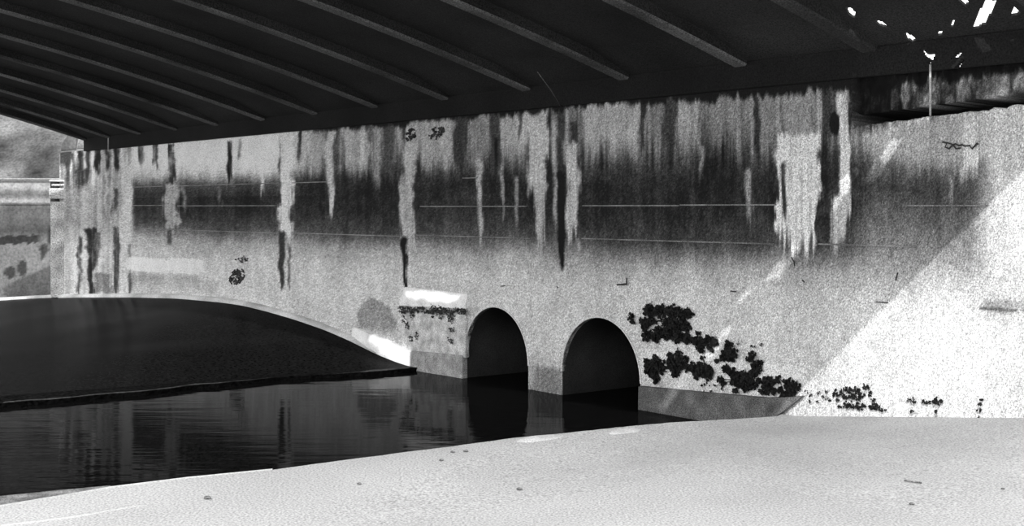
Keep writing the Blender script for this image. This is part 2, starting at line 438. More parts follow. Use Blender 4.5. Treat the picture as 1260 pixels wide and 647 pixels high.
for P in [[(1040, 8), (1046, 9), (1054, 15), (1051, 21), (1045, 19)], [(1076, 24), (1084, 26), (1092, 31), (1090, 34), (1080, 30)],
          [(1112, 40), (1117, 41), (1127, 47), (1124, 52), (1116, 48)],
          [(1212, 0), (1228, 0), (1214, 28), (1204, 34), (1195, 35), (1202, 18)], [(1243, 19), (1248, 7), (1256, 14), (1250, 19)],
          [(1167, 34), (1171, 26), (1177, 21), (1173, 33)], [(1151, 43), (1155, 38), (1161, 38), (1158, 43)]]:
    HOLES.append([px_slab(*p) for p in P])
def sun_hole(P, r0=0.):
    out = []
    for x, y in P:
        s_, z_ = px_wall(x, y)
        for r in np.arange(0, 9, .005):
            if zsl(r)-SUN_B*(r-r0) <= z_: break
        out.append((s_+SUN_A*(r-r0), r))
    return out
HOLE_C = sun_hole([(448, 407), (455, 402), (466, 404), (474, 411), (484, 410), (498, 419), (514, 423), (514, 452), (500, 452), (478, 437), (470, 425), (458, 418)], .09)
HOLE_D = sun_hole([(503, 356), (512, 358), (522, 354), (536, 357), (548, 356), (560, 361), (573, 361), (576, 369), (562, 371), (556, 375), (548, 371), (536, 374), (526, 368), (518, 371), (505, 366)], .05)
SUNH = [HOLE_C, HOLE_D]  # unseen openings added to throw sun on the footing wedge and buttress cap
def solid_grid(name, sg, rg, f_, mats, parent, holes=(), thick=.06):
    HB = [(P, (min(p[0] for p in P), max(p[0] for p in P), min(p[1] for p in P), max(p[1] for p in P))) for P in holes]
    vs = [W(s, r, f_(s, r)) for r in rg for s in sg]; n = len(sg); fs = []
    for a in range(len(rg)-1):
        for b in range(n-1):
            if holes:
                sc = (sg[b]+sg[b+1])/2; rc = (rg[a]+rg[a+1])/2
                if any(bb[0] < sc < bb[1] and bb[2] < rc < bb[3] and inpoly(sc, rc, P) for P, bb in HB): continue
            fs.append((a*n+b, a*n+b+1, (a+1)*n+b+1, (a+1)*n+b))
    o = mesh_obj(name, vs, fs, mats, parent, False)
    bm = bmesh.new(); bm.from_mesh(o.data)
    bmesh.ops.delete(bm, geom=[v for v in bm.verts if not v.link_faces], context='VERTS')
    bm.to_mesh(o.data); bm.free()
    m = o.modifiers.new('thick', 'SOLIDIFY'); m.thickness = thick; m.offset = -1 if o.data.polygons[0].normal.z < 0 else 1
    return o
for i in range(len(RIB_S)):
    s0 = RIB_S[i] if i else S_L
    s1 = RIB_S[i+1] if i+1 < len(RIB_S) else S_R
    if i == len(RIB_S)-2:
        solid_grid('vault_panel', np.arange(s0, s1+.011, .0158), np.arange(0, RE+.001, .0175), lambda s, r: zsl(r), M['dark_concrete'], ceil, HOLES, .02)
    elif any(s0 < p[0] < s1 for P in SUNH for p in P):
        solid_grid('vault_panel', np.linspace(s0, s1, 60), np.arange(0, RE+.001, .028), lambda s, r: zsl(r), M['dark_concrete'], ceil, SUNH, .02)
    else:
        solid_grid('vault_panel', np.linspace(s0, s1, 4), rs, lambda s, r: zsl(r), M['dark_concrete'], ceil, (), .03)
def rib(s, w, face):
    vs = []; fs = []; mi = []
    for j, r in enumerate(rs):
        c = .02
        lowz = zb(r)
        for (ds, z) in ((-w/2, zsl(r)+.012), (-w/2, lowz+c), (-w/2+c, lowz), (w/2-c, lowz), (w/2, lowz+c), (w/2, zsl(r)+.012)):
            vs.append(W(s+ds, r, z))
    n = 6
    for j in range(len(rs)-1):
        for a in range(n):
            fs.append((j*n+a, j*n+(a+1) % n, (j+1)*n+(a+1) % n, (j+1)*n+a)); mi.append(1 if a in (1, 2, 3) else 0)
    fs.append(tuple(range(n))); fs.append(tuple(range((len(rs)-1)*n, len(rs)*n))); mi += [0, 0]
    o = mesh_obj('rib', vs, fs, [M['dark_concrete'], face], ceil, False, mi)
    return fix_normals(o)
M['rib_dark'] = concrete('dark_rib_underside', .04, blot=.5, grain=.4, scale=1.1, gscale=70)  # darker underside tone for the last two ribs
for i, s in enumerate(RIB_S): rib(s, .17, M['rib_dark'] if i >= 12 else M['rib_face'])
# edge beam on the sunny side and springing band on top of the wall
vs = []; fs = []
for j, r in enumerate((0, RE)):
    for ds, dz in ((-.12, 0), (0, 0), (0, .5), (-.12, .5)): vs.append(W(S_R+ds, r, (1.275+.2403*r)+dz))
fix_normals(mesh_obj('edge_beam', vs, [(0, 1, 2, 3), (4, 5, 6, 7), (0, 1, 5, 4), (1, 2, 6, 5), (2, 3, 7, 6), (3, 0, 4, 7)], M['dark_concrete'], ceil))
BH = [[px_wall(*p) for p in P] for P in ([(1139, 62), (1142, 60), (1147, 66), (1151, 68), (1157, 67), (1155, 74), (1150, 74), (1143, 70)], [(1148, 77), (1153, 77), (1153, 81), (1149, 80)],
                                         [(1107, 46), (1110, 46), (1113, 49), (1110, 49)], [(1194, 74), (1188, 77), (1176, 90), (1172, 94), (1183, 90)], [(1177, 73), (1182, 67), (1192, 64), (1186, 70)])]
def band(s0, s1, ds, dz, holes):
    sg = np.arange(s0, s1+ds*.5, ds); zg = np.arange(1.09, 1.335, dz); vs = [W(s, .03, z) for z in zg for s in sg]; n = len(sg); fs = []
    for a in range(len(zg)-1):
        for b in range(n-1):
            if any(inpoly(sg[b]+ds/2, zg[a]+dz/2, P) for P in holes): continue
            fs.append((a*n+b, a*n+b+1, (a+1)*n+b+1, (a+1)*n+b))
    o = mesh_obj('springing_band', vs, fs, M['band'], ceil)
    m = o.modifiers.new('thick', 'SOLIDIFY'); m.thickness = .05; m.offset = 0
band(S_L, -6.8, (S_L+6.8)/-90, .0815, [])
band(-6.8, S_R, .012, .012, BH)

# ================================================================== FLOORS AND WATER
ZA = -1.6; ZW = -2.024
outer = [px_floor(x, y, ZA-.05)+Vector((0, 0, .05)) for x, y in [(-700, 712), (-350, 656), (-150, 630), (0, 610), (70, 603), (136, 597)]]
edge_px = [(-700, 732), (-350, 676), (-150, 646), (0, 622.5), (70, 611), (136, 599.5), (230, 588), (330, 578), (420, 566), (500, 555.5), (560, 548), (610, 541), (650, 536), (700, 531.5), (760, 525), (830, 518.5), (900, 515), (940, 512.5), (962, 511)]
edge_z = [ZA]*13+[-1.61, -1.63, -1.68, -1.76, -1.81, -1.845]
E_ = [px_floor(x, y, z) for (x, y), z in zip(edge_px, edge_z)]
rp = random.Random(3)
# densify with small chips in the edge
D = []
for a, b in zip(E_[:-1], E_[1:]):
    nseg = max(1, int((b-a).length/.08))
    for j in range(nseg):
        p = a.lerp(b, j/nseg); D.append(p+Vector((0, rp.uniform(-.008, .008), 0)))
corner = len(D)
for x in np.linspace(962, 1260, 40):       # joint with the wall, easing up to the level apron
    s_, z_ = px_wall(x, 511+2.5*(x-962)/298); D.append(W(s_, -.03, max(z_, -1.845)))
zr = D[-1].z
for s_ in np.linspace(-5.2, 9, 24): D.append(W(s_, -.03, zr-CAMZ+(ZA-(zr-CAMZ))*min(1, (s_+5.35)/3)))
n = len(D)
def inw(i):
    if i >= corner: return N.copy()
    a = D[max(i-1, 0)]; b = D[min(i+1, corner)]; t = (b-a).normalized(); return Vector((t.y, -t.x, 0)).normalized()
Bk = [Vector((-16, -2, 0)).lerp(Vector((-8, -16, 0)), min(1, i/corner)) if i < corner else Vector((-8, -16, 0)).lerp(W(9, 24, ZA), (i-corner)/(n-1-corner)) for i in range(n)]
vs = [p+Vector((0, 0, -1.0)) for p in D]+[p+Vector((0, 0, -.035)) for p in D]+[D[i]+inw(i)*.012+Vector((0, 0, -.008)) for i in range(n)]
dists = [.035, .15, .35, .6, 1.0, 1.5, 2.2, 3.0, 4.0, 6]
for q_ in dists+[None]:
    for i in range(n):
        a = D[i]; b_ = Bk[i]; ln = (b_-a).length; tt = 1 if q_ is None else min(q_/ln, .98)
        p = a.lerp(b_, tt); k_ = 0 if q_ is None else 1-float(sstep(0, 4.0, np.array(q_)))
        p.z = a.z*k_; vs.append(p)
fs = []
for a in range(2+len(dists)+1):
    for i in range(n-1): fs.append((a*n+i, a*n+i+1, (a+1)*n+i+1, (a+1)*n+i))
floor = mesh_obj('floor', vs, fs, [M['apron']], None, False); fix_normals(floor)
tag(floor, 'pale sunlit concrete apron in the foreground beside the channel', kind='structure')
# outer lower step and bright nosing along the left of the edge
ip = [px_floor(x, y) for x, y in edge_px[:6]]
vs = []; fs = []
for o_, i_ in zip(outer, ip):
    for p, dz in ((o_, -.9), (o_, -.05), (i_, -.045), (i_, -.9)): vs.append(p+Vector((0, 0, dz)))
for a in range(len(ip)-1):
    for b in range(4): fs.append((a*4+b, a*4+(b+1) % 4, (a+1)*4+(b+1) % 4, (a+1)*4+b))
fs += [(0, 1, 2, 3), tuple(range(len(vs)-4, len(vs)))]
fix_normals(mesh_obj('edge_step', vs, fs, M['ledge'], floor))
def strip(name, pxs, w, h, m, parent, z=ZA):
    P = [px_floor(x, y, z) for x, y in pxs]; D2 = []
    for a, b in zip(P[:-1], P[1:]):
        ns = max(1, int((b-a).length/.12))
        for j in range(ns): D2.append(a.lerp(b, j/ns))
    D2.append(P[-1]); vs = []; fs = []; n2 = len(D2)
    for i in range(n2):
        t = (D2[min(i+1, n2-1)]-D2[max(i-1, 0)]).normalized(); q_ = Vector((t.y, -t.x, 0))
        ww = w*min(1, .15+3*min(i, n2-1-i)/n2)*(1+rp.uniform(-.15, .15))
        for k_, (o_, zz) in enumerate(((0, -.01), (.1, h*.8), (.5, h), (.9, h*.8), (1, -.01))): vs.append(D2[i]+q_*ww*o_+Vector((0, 0, zz)))
    for i in range(n2-1):
        for b in range(4): fs.append((i*5+b, i*5+b+1, (i+1)*5+b+1, (i+1)*5+b))
    return fix_normals(mesh_obj(name, vs, fs, m, parent, True))
strip('nosing', [(-350, 675), (-150, 645), (0, 622), (70, 610.5), (136, 599), (230, 587.5), (335, 577.5)], .03, .006, M['arris'], floor)
strip('nosing', [(-200, 672), (0, 645), (90, 634), (178, 621)], .06, .003, M['arris'], floor)

# channel bed
bed = prism('floor_channel', [W(-60, -9, -2.9), W(9, -9, -2.9), W(9, 12, -2.9), W(-60, 12, -2.9)], [W(-60, -9, -2.6), W(9, -9, -2.6), W(9, 12, -2.6), W(-60, 12, -2.6)], M['footing'])
tag(bed, 'dark bed of the channel under the water', kind='structure')
wv = [W(-60, -8.2, ZW), W(-8.0, -8.2, ZW), W(-7.4, .9, ZW), W(-7.3, 2.2, ZW), W(-8, 12, ZW), W(-60, 12, ZW)]
water = mesh_obj('water', wv, [tuple(range(6))], M['water']); fix_normals(water)
tag(water, 'dark still water lying in the low channel', 'water', kind='stuff')

# wet sloping spillway between the wall foot and the low channel
FAR_D = 27.8
base_px = [(-500, 384), (-250, 376), (0, 369), (40, 366.5), (75, 365), (110, 364.5), (165, 364), (220, 365), (270, 369), (300, 373), (330, 380), (365, 390), (400, 402), (430, 415), (460, 430), (490, 442.5), (515, 451)]
ridge_px = [(-500, 545), (0, 497), (100, 488), (170, 482), (250, 473), (330, 465.5), (420, 459.5), (470, 456), (515, 452)]
bx = np.array([p[0] for p in base_px]); by = np.array([p[1] for p in base_px])
rx = np.array([p[0] for p in ridge_px]); ry = np.array([p[1] for p in ridge_px])
xs = np.concatenate([np.arange(-500, 0, 20), np.arange(0, 516, 5)])
def smooth_interp(x, X, Y):
    return (np.interp(x-8, X, Y)+np.interp(x, X, Y)*2+np.interp(x+8, X, Y))/4 if x < 500 else np.interp(x, X, Y)
rows = 26; vs = []; fs = []
basepts = []
for x in xs:
    y = smooth_interp(x, bx, by)
    if x >= 75: s, z = px_wall(x, y); pb = W(s, 0, z)
    else:
        dd = np.interp(x, [0, 75], [FAR_D, 26.5]); pb = px_depth(x, y, dd)
    basepts.append(pb)
    yr = np.interp(x, rx, ry)
    pr = px_floor(x, yr, ZW+.045)
    for j in range(rows):
        t = j/(rows-1); p = pb.lerp(pr, t)
        p = p+Vector((0, 0, (vnoise(np.array(p.x*1.2), np.array(p.y*1.2), 5)-.5)*.02*math.sin(math.pi*t)))
        if j == rows-1: p = p+Vector((0, float(fbm(np.array(x/60.), np.array(0.), 8))*.2, 0))
        vs.append(p)
    q_ = vs[-1]
    vs.append(q_+Vector((0, .03, -.045))); vs.append(q_+Vector((0, .03, -.3)))
m = rows+2
for i in range(len(xs)-1):
    for j in range(m-1): fs.append((i*m+j, (i+1)*m+j, (i+1)*m+j+1, i*m+j+1))
spill = mesh_obj('floor_spillway', vs, fs, M['spill'], None, True); fix_normals(spill)
for k_, f_ in enumerate(spill.data.polygons):
    if k_ % (m-1) >= m-3: f_.use_smooth = False
ridge_line = [vs[i*m+rows-1] for i in range(len(xs))]
tag(spill, 'wet black sloping concrete slab falling to the channel', kind='structure')
# pale rim where the slab meets the wall
vs = []; fs = []
for i, pb in enumerate(basepts):
    for o_, z in ((-.02, -.05), (.10, -.05), (.09, .02), (.02, .05), (-.02, .05)):
        vs.append(pb+N*o_+Vector((0, 0, z)))
for i in range(len(basepts)-6):
    for b in range(4): fs.append((i*5+b, i*5+b+1, (i+1)*5+b+1, (i+1)*5+b))
M['slab_lip'] = concrete('worn_slab_lip', .035, blot=.5, grain=.4, scale=6, gscale=30)
vv_ = []; ff_ = []
rl = [p for p, x in zip(ridge_line, xs) if 0 <= x < 508]
for i, p in enumerate(rl):
    w_ = .05+.16*sstep(40, 62, i)*(1-.6*sstep(70, 100, i))
    for dy, dz in ((.03, -.02), (.03, .003), (.03+w_, .005+w_*.02), (.03+w_, -.02)): vv_.append(p+Vector((0, dy, dz)))
for i in range(len(rl)-1):
    for b in range(4): ff_.append((i*4+b, i*4+(b+1) % 4, (i+1)*4+(b+1) % 4, (i+1)*4+b))
fix_normals(mesh_obj('slab_lip', vv_, ff_, M['slab_lip'], spill))
M['rim'] = concrete('pale_wet_rim', .6, blot=.3, grain=.3)
fix_normals(mesh_obj('slab_rim', vs, fs, M['rim'], spill, True))

# ================================================================== FEET OF THE WALL
def wx(x): return wall_u(x, 0)[0]
def wz(x, y): return px_wall(x, y)[1]
# footing ending in a sharp corner, coloured white for the sun on it
xsf = [436, 448, 460, 475, 490, 505, 514]; tops = [402, 404, 408, 415, 422, 428, 431]
base = []; top = []
vs = []; fs = []
for x, y in zip(xsf, tops):
    o_ = np.interp(x, [436, 470], [.01, .09])
    z1 = wz(x, y); vs += [W(wx(x), -.02, z1), W(wx(x), o_, z1-.02), W(wx(x), o_+.02, -2.4), W(wx(x), -.02, -2.4)]
for a in range(len(xsf)-1):
    for b in range(4): fs.append((a*4+b, a*4+(b+1) % 4, (a+1)*4+(b+1) % 4, (a+1)*4+b))
fs += [(0, 1, 2, 3), tuple(range(len(vs)-4, len(vs)))]
o = fix_normals(mesh_obj('footing_block', vs, fs, M['white'])); tag(o, 'footing wedge at the wall foot by the water, coloured white as sunlit', 'footing')
# mossy buttress left of the first culvert
root = bpy.data.objects.new('buttress', None); COL.objects.link(root); root.location = W(wx(540), 0, -2.02)
tag(root, 'shallow mossy buttress with pale sloping top beside the left culvert', 'buttress')
def wall_solid(name, x0, x1, pts0, pts1, m, parent, bevel=0):
    """section outlines (r, y) at the two ends x0, x1"""
    a = [W(wx(x0), r, wz(x0, y))-parent.location for r, y in pts0]; b = [W(wx(x1), r, wz(x1, y))-parent.location for r, y in pts1]
    return prism(name, a, b, m, parent, bevel)
wall_solid('body', 501, 577, [(-.03, 372), (.06, 373), (.06, 436), (-.03, 436)], [(-.03, 378), (.03, 379), (.03, 440), (-.03, 440)], M['buttress'], root, .01)
wall_solid('cap', 500, 578, [(-.03, 352.5), (.01, 353), (.09, 370), (.085, 376), (-.03, 376)], [(-.03, 361), (.01, 361.5), (.045, 374), (.04, 380), (-.03, 380)], M['white'], root, .012)  # cap coloured white for the light its top catches
wall_solid('base', 514.3, 575, [(-.03, 430), (.08, 431), (.10, 475), (-.03, 475)], [(-.03, 436), (.05, 437), (.06, 480), (-.03, 480)], M['buttress_low'], root, .01)
# moss fringe hanging under the cap
def tuft_mesh(name, pts, mats, parent, size, nleaf, spread, inv=Vector((0, 0, 0)), seed=0, flat=.5):
    rr = random.Random(seed); vs = []; fs = []
    for (p, w_) in pts:
        for _ in range(int(nleaf*w_)):
            a = rr.uniform(0, 2*math.pi); q_ = math.sqrt(rr.random())
            c = p+S*(math.cos(a)*q_*spread[0]*w_)+Vector((0, 0, math.sin(a)*q_*spread[1]*w_))+N*(abs(rr.gauss(0, .6))*spread[2])
            ax = (S*rr.gauss(0, 1)+Vector((0, 0, rr.gauss(-.5, .8)))+N*rr.gauss(.3, .5)).normalized()
            nn = (N*1.2+Vector((rr.gauss(0, .6), rr.gauss(0, .6), rr.gauss(.3, .6)))).normalized()
            bx_ = ax.cross(nn).normalized(); l_ = size*rr.uniform(.6, 1.3)
            k0 = len(vs)
            vs += [c-inv, c+ax*l_*.45+bx_*l_*.36+nn*l_*.1-inv, c+ax*l_-nn*l_*.12-inv, c+ax*l_*.45-bx_*l_*.36+nn*l_*.1-inv]
            fs += [(k0, k0+1, k0+2), (k0, k0+2, k0+3)]
    return mesh_obj(name, vs, fs, mats, parent)
M['moss'] = concrete('dry_moss', .05, blot=.5, grain=.3, scale=15, bump=0)
mp = []
rq = random.Random(5)
for t in np.linspace(0, 1, 26):
    x = 501+76*t; y = 376+5*t; mp.append((W(wx(x), .07-.03*t, wz(x, y+rq.uniform(0, 5))), rq.uniform(.5, 1)))
for x, y, w_ in [(504, 392, .8), (508, 400, .7), (514, 388, .8), (540, 385, .9), (548, 386, 1), (562, 392, .9), (563, 405, .7), (561, 418, .7), (512, 415, .8), (520, 412, .8), (503, 383, .9)]:
    mp.append((W(wx(x), .055, wz(x, y)), w_))
o = tuft_mesh('moss_fringe', mp, M['moss'], root, .028, 34, (.07, .05, .006), root.location, 4); o['kind'] = 'stuff'

# damp footing right of the second culvert, its dark end cut along the shadow edge
vs = []; fs = []
for x, y in [(792, 474), (830, 477.5), (880, 482), (925, 486), (950, 488), (993, 486)]:
    o_ = .05; z1 = wz(x, y); vs += [W(wx(x), -.02, z1), W(wx(x), o_, z1-.008), W(wx(x), o_+.015, -2.4), W(wx(x), -.02, -2.4)]
vs[-2] = W(wx(957), .06, -1.9); vs[-1] = W(wx(957), -.02, -1.9)
for a in range(5):
    for b in range(4): fs.append((a*4+b, a*4+(b+1) % 4, (a+1)*4+(b+1) % 4, (a+1)*4+b))
fs += [(0, 1, 2, 3), tuple(range(len(vs)-4, len(vs)))]
o = fix_normals(mesh_obj('footing_block', vs, fs, M['footing'])); tag(o, 'damp grey footing ledge under the ivy right of the culverts, ending along the shadow edge', 'footing')

# ================================================================== IVY
def clump(label, blobs, name='ivy_clump', leaf=.042, dens=70, depth=.03, seed=0, floor_pts=False):
    """blobs: (x, y, radius in px) on the wall"""
    x0, y0 = blobs[0][0], max(b[1] for b in blobs)
    rt = bpy.data.objects.new(name, None); COL.objects.link(rt); rt.location = W(wx(x0), 0, wz(x0, y0))
    tag(rt, label, 'plant', 'dark ivy clumps on the wall')
    rr = random.Random(seed); pts = []
    for x, y, rad in blobs:
        sc = F*H/(59.2+.0955*x)/F          # metres per px there
        rm = rad*sc
        pts.append((x, y, rm))
    vs_all = []
    tm = []
    # one foliage mesh from all blobs
    P = []
    for x, y, rm in pts:
        w_ = rm/.05; P.append((W(wx(x), .012, wz(x, y)), w_))
    rr2 = random.Random(seed+100); vs = []; fs = []; inv = rt.location
    for (p, w_), (x, y, rm) in zip(P, pts):
        for _ in range(max(6, int(dens*w_*w_))):
            a = rr2.uniform(0, 2*math.pi); q_ = rr2.random()**.55*(1+.22*math.sin(3*a+x)+.12*math.sin(7*a+y))
            c = p+S*(math.cos(a)*q_*rm*1.25)+Vector((0, 0, math.sin(a)*q_*rm))+N*(rr2.random()*depth*(1.2-q_*.8))
            ax = (S*rr2.gauss(0, 1)+Vector((0, 0, rr2.gauss(-.4, .9)))+N*rr2.gauss(.2, .4)).normalized()
            nn = (N*1.3+Vector((rr2.gauss(0, .5), rr2.gauss(0, .5), rr2.gauss(.2, .5)))).normalized()
            bx_ = ax.cross(nn).normalized(); l_ = leaf*rr2.uniform(.55, 1.2); c = c-ax*l_*.5
            k0 = len(vs)
            vs += [c-inv, c+ax*l_*.35+bx_*l_*.42+nn*l_*.1-inv, c+ax*l_-nn*l_*.1-inv, c+ax*l_*.35-bx_*l_*.42+nn*l_*.1-inv]
            fs += [(k0, k0+1, k0+2), (k0, k0+2, k0+3)]
    mesh_obj('foliage', vs, fs, M['leaf'], rt)
    # a trailing stem through the blobs
    if len(pts) > 1 and dens > 60 and name == 'ivy_clump' and seed != 10:
        sp = [W(wx(x), .012, wz(x, y))-inv for x, y, rm in pts]
        tube_mesh('stem', sp, .004, M['stem'], rt, 5)
    return rt
clump('largest square-topped ivy mass right of the second culvert', [(802, 382, 8), (815, 383, 8), (828, 383, 8), (841, 384, 8), (850, 386, 6), (798, 398, 8), (806, 394, 5), (822, 396, 5), (835, 397, 9), (845, 400, 8), (799, 412, 7), (811, 412, 8), (825, 410, 8), (838, 413, 9), (850, 416, 6), (815, 404, 4), (829, 402, 5)], seed=1)
clump('tiny lone ivy sprig between the second culvert and the largest ivy mass', [(780.5, 389, 3.4), (782, 395, 2.8), (777, 392, 2)], seed=2)
clump('ivy tail trailing right from the largest ivy mass', [(859, 419, 6), (868, 421, 6), (875, 418, 5), (883, 420, 5), (865, 428, 5), (877, 428, 4), (862, 409, 2.5)], seed=3)
clump('round ivy clump nearest the second culvert, low on the wall', [(803, 450, 7), (812, 446, 8), (818, 452, 7), (808, 460, 7), (811, 467, 4), (799, 445, 4), (800, 456, 4)], seed=4)
clump('round ivy clump second from the culvert in the lower row', [(831, 447, 8), (842, 444, 8), (836, 455, 7), (829, 438, 5), (839, 434, 4), (847, 452, 4), (834, 460, 4)], seed=5)
clump('ivy clump third from the culvert in the lower row', [(857, 452, 6), (865, 454, 8), (875, 456, 7), (861, 460, 5), (872, 463, 4), (868, 440, 2.5), (878, 463, 4)], seed=6)
clump('triangular ivy clump below the sun fleck on the wall', [(900, 424, 5), (896, 433, 5), (905, 433, 5), (901, 439, 6), (893, 441, 4), (908, 437, 3), (885, 444, 2.5)], seed=7)
clump('broad ragged ivy mat above the damp footing', [(896, 454, 5), (904, 458, 6), (911, 463, 7), (920, 462, 6), (926, 467, 6), (914, 471, 6), (930, 474, 5), (921, 478, 5), (906, 470, 4), (938, 470, 4), (890, 466, 4), (893, 471, 3), (930, 462, 4), (908, 480, 3)], seed=8)
clump('upright ivy clump high on the right of the ragged mat', [(929, 437, 4), (925, 441, 4), (932, 449, 5), (937, 446, 4), (934, 456, 5), (929, 459, 3), (939, 453, 3)], seed=9)
clump('two stray ivy leaves above the upright clump', [(930, 426, 2.6), (940, 424, 1.6), (912, 422, 1.5)], seed=10, leaf=.022)
clump('ivy knot between the ragged mat and the corner clump', [(948, 468, 5), (955, 470, 4), (944, 474, 4), (951, 478, 5), (960, 467, 3), (946, 482, 3), (957, 481, 4), (964, 480, 3), (941, 481, 3.5)], seed=11)
clump('rightmost ivy clump at the corner of the apron', [(972, 468, 4), (979, 474, 6), (985, 476, 4), (973, 477, 5), (969, 484, 4), (976, 486, 4), (965, 490, 3), (971, 491, 3), (961, 464, 2), (980, 483, 3)], seed=12)
clump('thin sparse ivy fringe along the footing top left of the ragged mat', [(868, 474, 3), (876, 472, 4), (884, 473, 3.5), (893, 478, 3), (880, 480, 3), (870, 481, 2)], seed=13, dens=16, leaf=.026)
clump('sparse dotted weeds just right of the apron corner', [(996, 481, 2), (1001, 486, 1.5), (1012, 483, 2.5), (1017, 488, 3), (1020, 481, 2), (1010, 494, 1.5), (1024, 491, 2), (1000, 494, 1.5)], 'weed_clump', leaf=.024, dens=40, seed=14)
clump('dense low weeds on the sunlit wall foot', [(1033, 484, 4), (1041, 481, 4), (1048, 479, 4), (1057, 480, 4), (1052, 487, 4), (1044, 489, 3.5), (1063, 485, 4), (1069, 477, 4), (1074, 484, 3), (1060, 490, 3), (1034, 491, 2), (1078, 491, 2)], 'weed_clump', seed=15, leaf=.03)
clump('flat weeds hugging the joint below the dense low weeds', [(1046, 498, 4.5), (1052, 498, 4), (1061, 499, 4.5), (1067, 500, 3), (1078, 500, 4), (1083, 501, 4), (1091, 504, 2.5), (1037, 500, 2)], 'weed_clump', seed=16, leaf=.03)
clump('small dark weed pair left of the rightmost weed tuft', [(1121, 491, 2.5), (1127, 493, 3), (1126, 506, 2)], 'weed_clump', seed=17, leaf=.025)
clump('short row of black weeds on the bright wall foot', [(1141, 494, 3), (1147, 494, 2.5), (1154, 493, 4), (1160, 496, 3.5), (1157, 506, 2)], 'weed_clump', seed=18, leaf=.028)
clump('slim upright weed tuft farthest right at the wall foot', [(1210, 497, 2.5), (1208, 504, 2.5), (1211, 491, 1.5), (1209, 514, 2.5)], 'weed_clump', seed=19, leaf=.024, dens=34)

# ================================================================== FAR LEFT
def far_wall():
    x0, x1 = -34, px_depth(76, 0, FAR_D).x+.2
    xs_ = np.concatenate([np.linspace(x0, -14, 30), np.arange(-13.9, x1, .05)]); zs_ = np.arange(-2.5, .62, .03)
    X, Z = np.meshgrid(xs_, zs_); U = X/FAR_D*F+630; Yp = 255-Z/FAR_D*F
    yy = Yp+fbm(U/12, Yp/30, 4)*3
    t = np.interp(yy, [214, 218, 224, 231, 236, 240, 250, 254, 258, 270, 284, 290, 300, 330, 365], [150, 172, 160, 150, 105, 92, 140, 95, 88, 100, 110, 135, 160, 160, 150])
    t = t+fbm(U/5, Yp/18, 6)*30
    rag = (np.abs(Yp-295-fbm(U/9, U*0, 8)*8) < 5)*sstep(52, 44, U)
    t = t+(60-t)*rag*.85
    for cx, cy, a, b in [(64, 293, 6, 14), (55, 306, 6, 6), (71, 335, 3, 12), (52, 312, 3, 8), (12, 335, 8, 8), (28, 330, 6, 10)]:
        q_ = ((U-cx)/a)**2+((Yp-cy)/b)**2+fbm(U/4, Yp/4, 9)*1.2; t = t+(70-t)*sstep(1.2, .6, q_)*.8
    Yo = np.zeros_like(X)+FAR_D
    # stepped courses
    Yo = Yo-.10*sstep(222, 221, Yp)*sstep(212, 213, Yp)-.06*sstep(252, 251, Yp)*sstep(245, 246, Yp)
    al = np.clip((np.clip(t, 20, 230)/255)**2.2*(1.0-.55*sstep(262, 285, Yp)), .01, .8)  # lower zone coloured darker to offset the sun patch landing there
    co = np.stack([X, Yo, Z+CAMZ], -1).reshape(-1, 3); nr, nc = X.shape; ix = np.arange(nr*nc).reshape(nr, nc)
    q = np.stack([ix[:-1, :-1], ix[:-1, 1:], ix[1:, 1:], ix[1:, :-1]], -1).reshape(-1, 4)
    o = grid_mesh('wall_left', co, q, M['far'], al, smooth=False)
    return tag(o, 'far banded retaining wall beyond the bridge on the left', kind='structure')
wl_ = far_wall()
# sloping embankment above it
vs = []; fs = []; nx, nz = 60, 24
for j in range(nz):
    for i in range(nx):
        x = -40+i*.72; t = j/(nz-1)
        vs.append(Vector((x, FAR_D+.02+t*7+float(vnoise(np.array(x*.8), np.array(t*9), 3))*.5, .60+CAMZ+t*6)))
for j in range(nz-1):
    for i in range(nx-1): fs.append((j*nx+i, j*nx+i+1, (j+1)*nx+i+1, (j+1)*nx+i))
bank = mesh_obj('wall_embankment', vs, fs, M['bank'], None, True); tag(bank, 'mottled grey embankment rising beyond the bridge', kind='structure')
# stacked quoin blocks at the end of the abutment, with open joints
def fbox(name, x0, x1, y0, y1, d0, d1, m, parent=None, bevel=.0):
    a = [px_depth(x0, y1, d0), px_depth(x1, y1, d0), px_depth(x1, y0, d0), px_depth(x0, y0, d0)]
    b = [p+Vector((0, d1-d0, 0)) for p in a]
    return prism(name, a, b, m, parent, bevel)
M['stub'] = concrete('stub_concrete', .17, blot=.3, grain=.3, scale=3, gscale=20)
M['quoin'] = concrete('quoin_concrete', .5, blot=.3, grain=.35, scale=3, gscale=40)
q0 = bpy.data.objects.new('quoin_pier', None); COL.objects.link(q0)
tag(q0, 'pale block pier with dark open joints at the left wall end', 'pier')
for (ya, yb, xa, xb) in [(221, 223.6, 60, 82), (226.2, 228.8, 63, 82), (231.4, 244.6, 60, 83), (248, 366, 62, 83)]:
    fbox('quoin_block', xa, xb, ya, yb, 26.3, 26.9, M['quoin'], q0, .015)
fbox('core', 62, 82, 222, 250, 26.6, 26.8, M['dark_concrete'], q0)
# slanting brace stub and rubble under the edge of the vault
o = prism('brace_stub', [px_depth(x, y, 26.2) for x, y in [(95, 183), (108, 183), (108.5, 157), (97, 166)]], [px_depth(x, y, 26.5) for x, y in [(95, 183), (108, 183), (108.5, 157), (97, 166)]], M['stub'], None, .02)
tag(o, 'pointed pale concrete stub at the left end of the vault', 'stub')
o = prism('brace_stub', [px_depth(x, y, 26.35) for x, y in [(75, 186), (94, 184), (96, 167), (88, 160), (76, 176)]], [px_depth(x, y, 26.6) for x, y in [(75, 186), (94, 184), (96, 167), (88, 160), (76, 176)]], M['bank'], None, .02)
tag(o, 'grey slanting concrete stub left of the pointed one', 'stub')

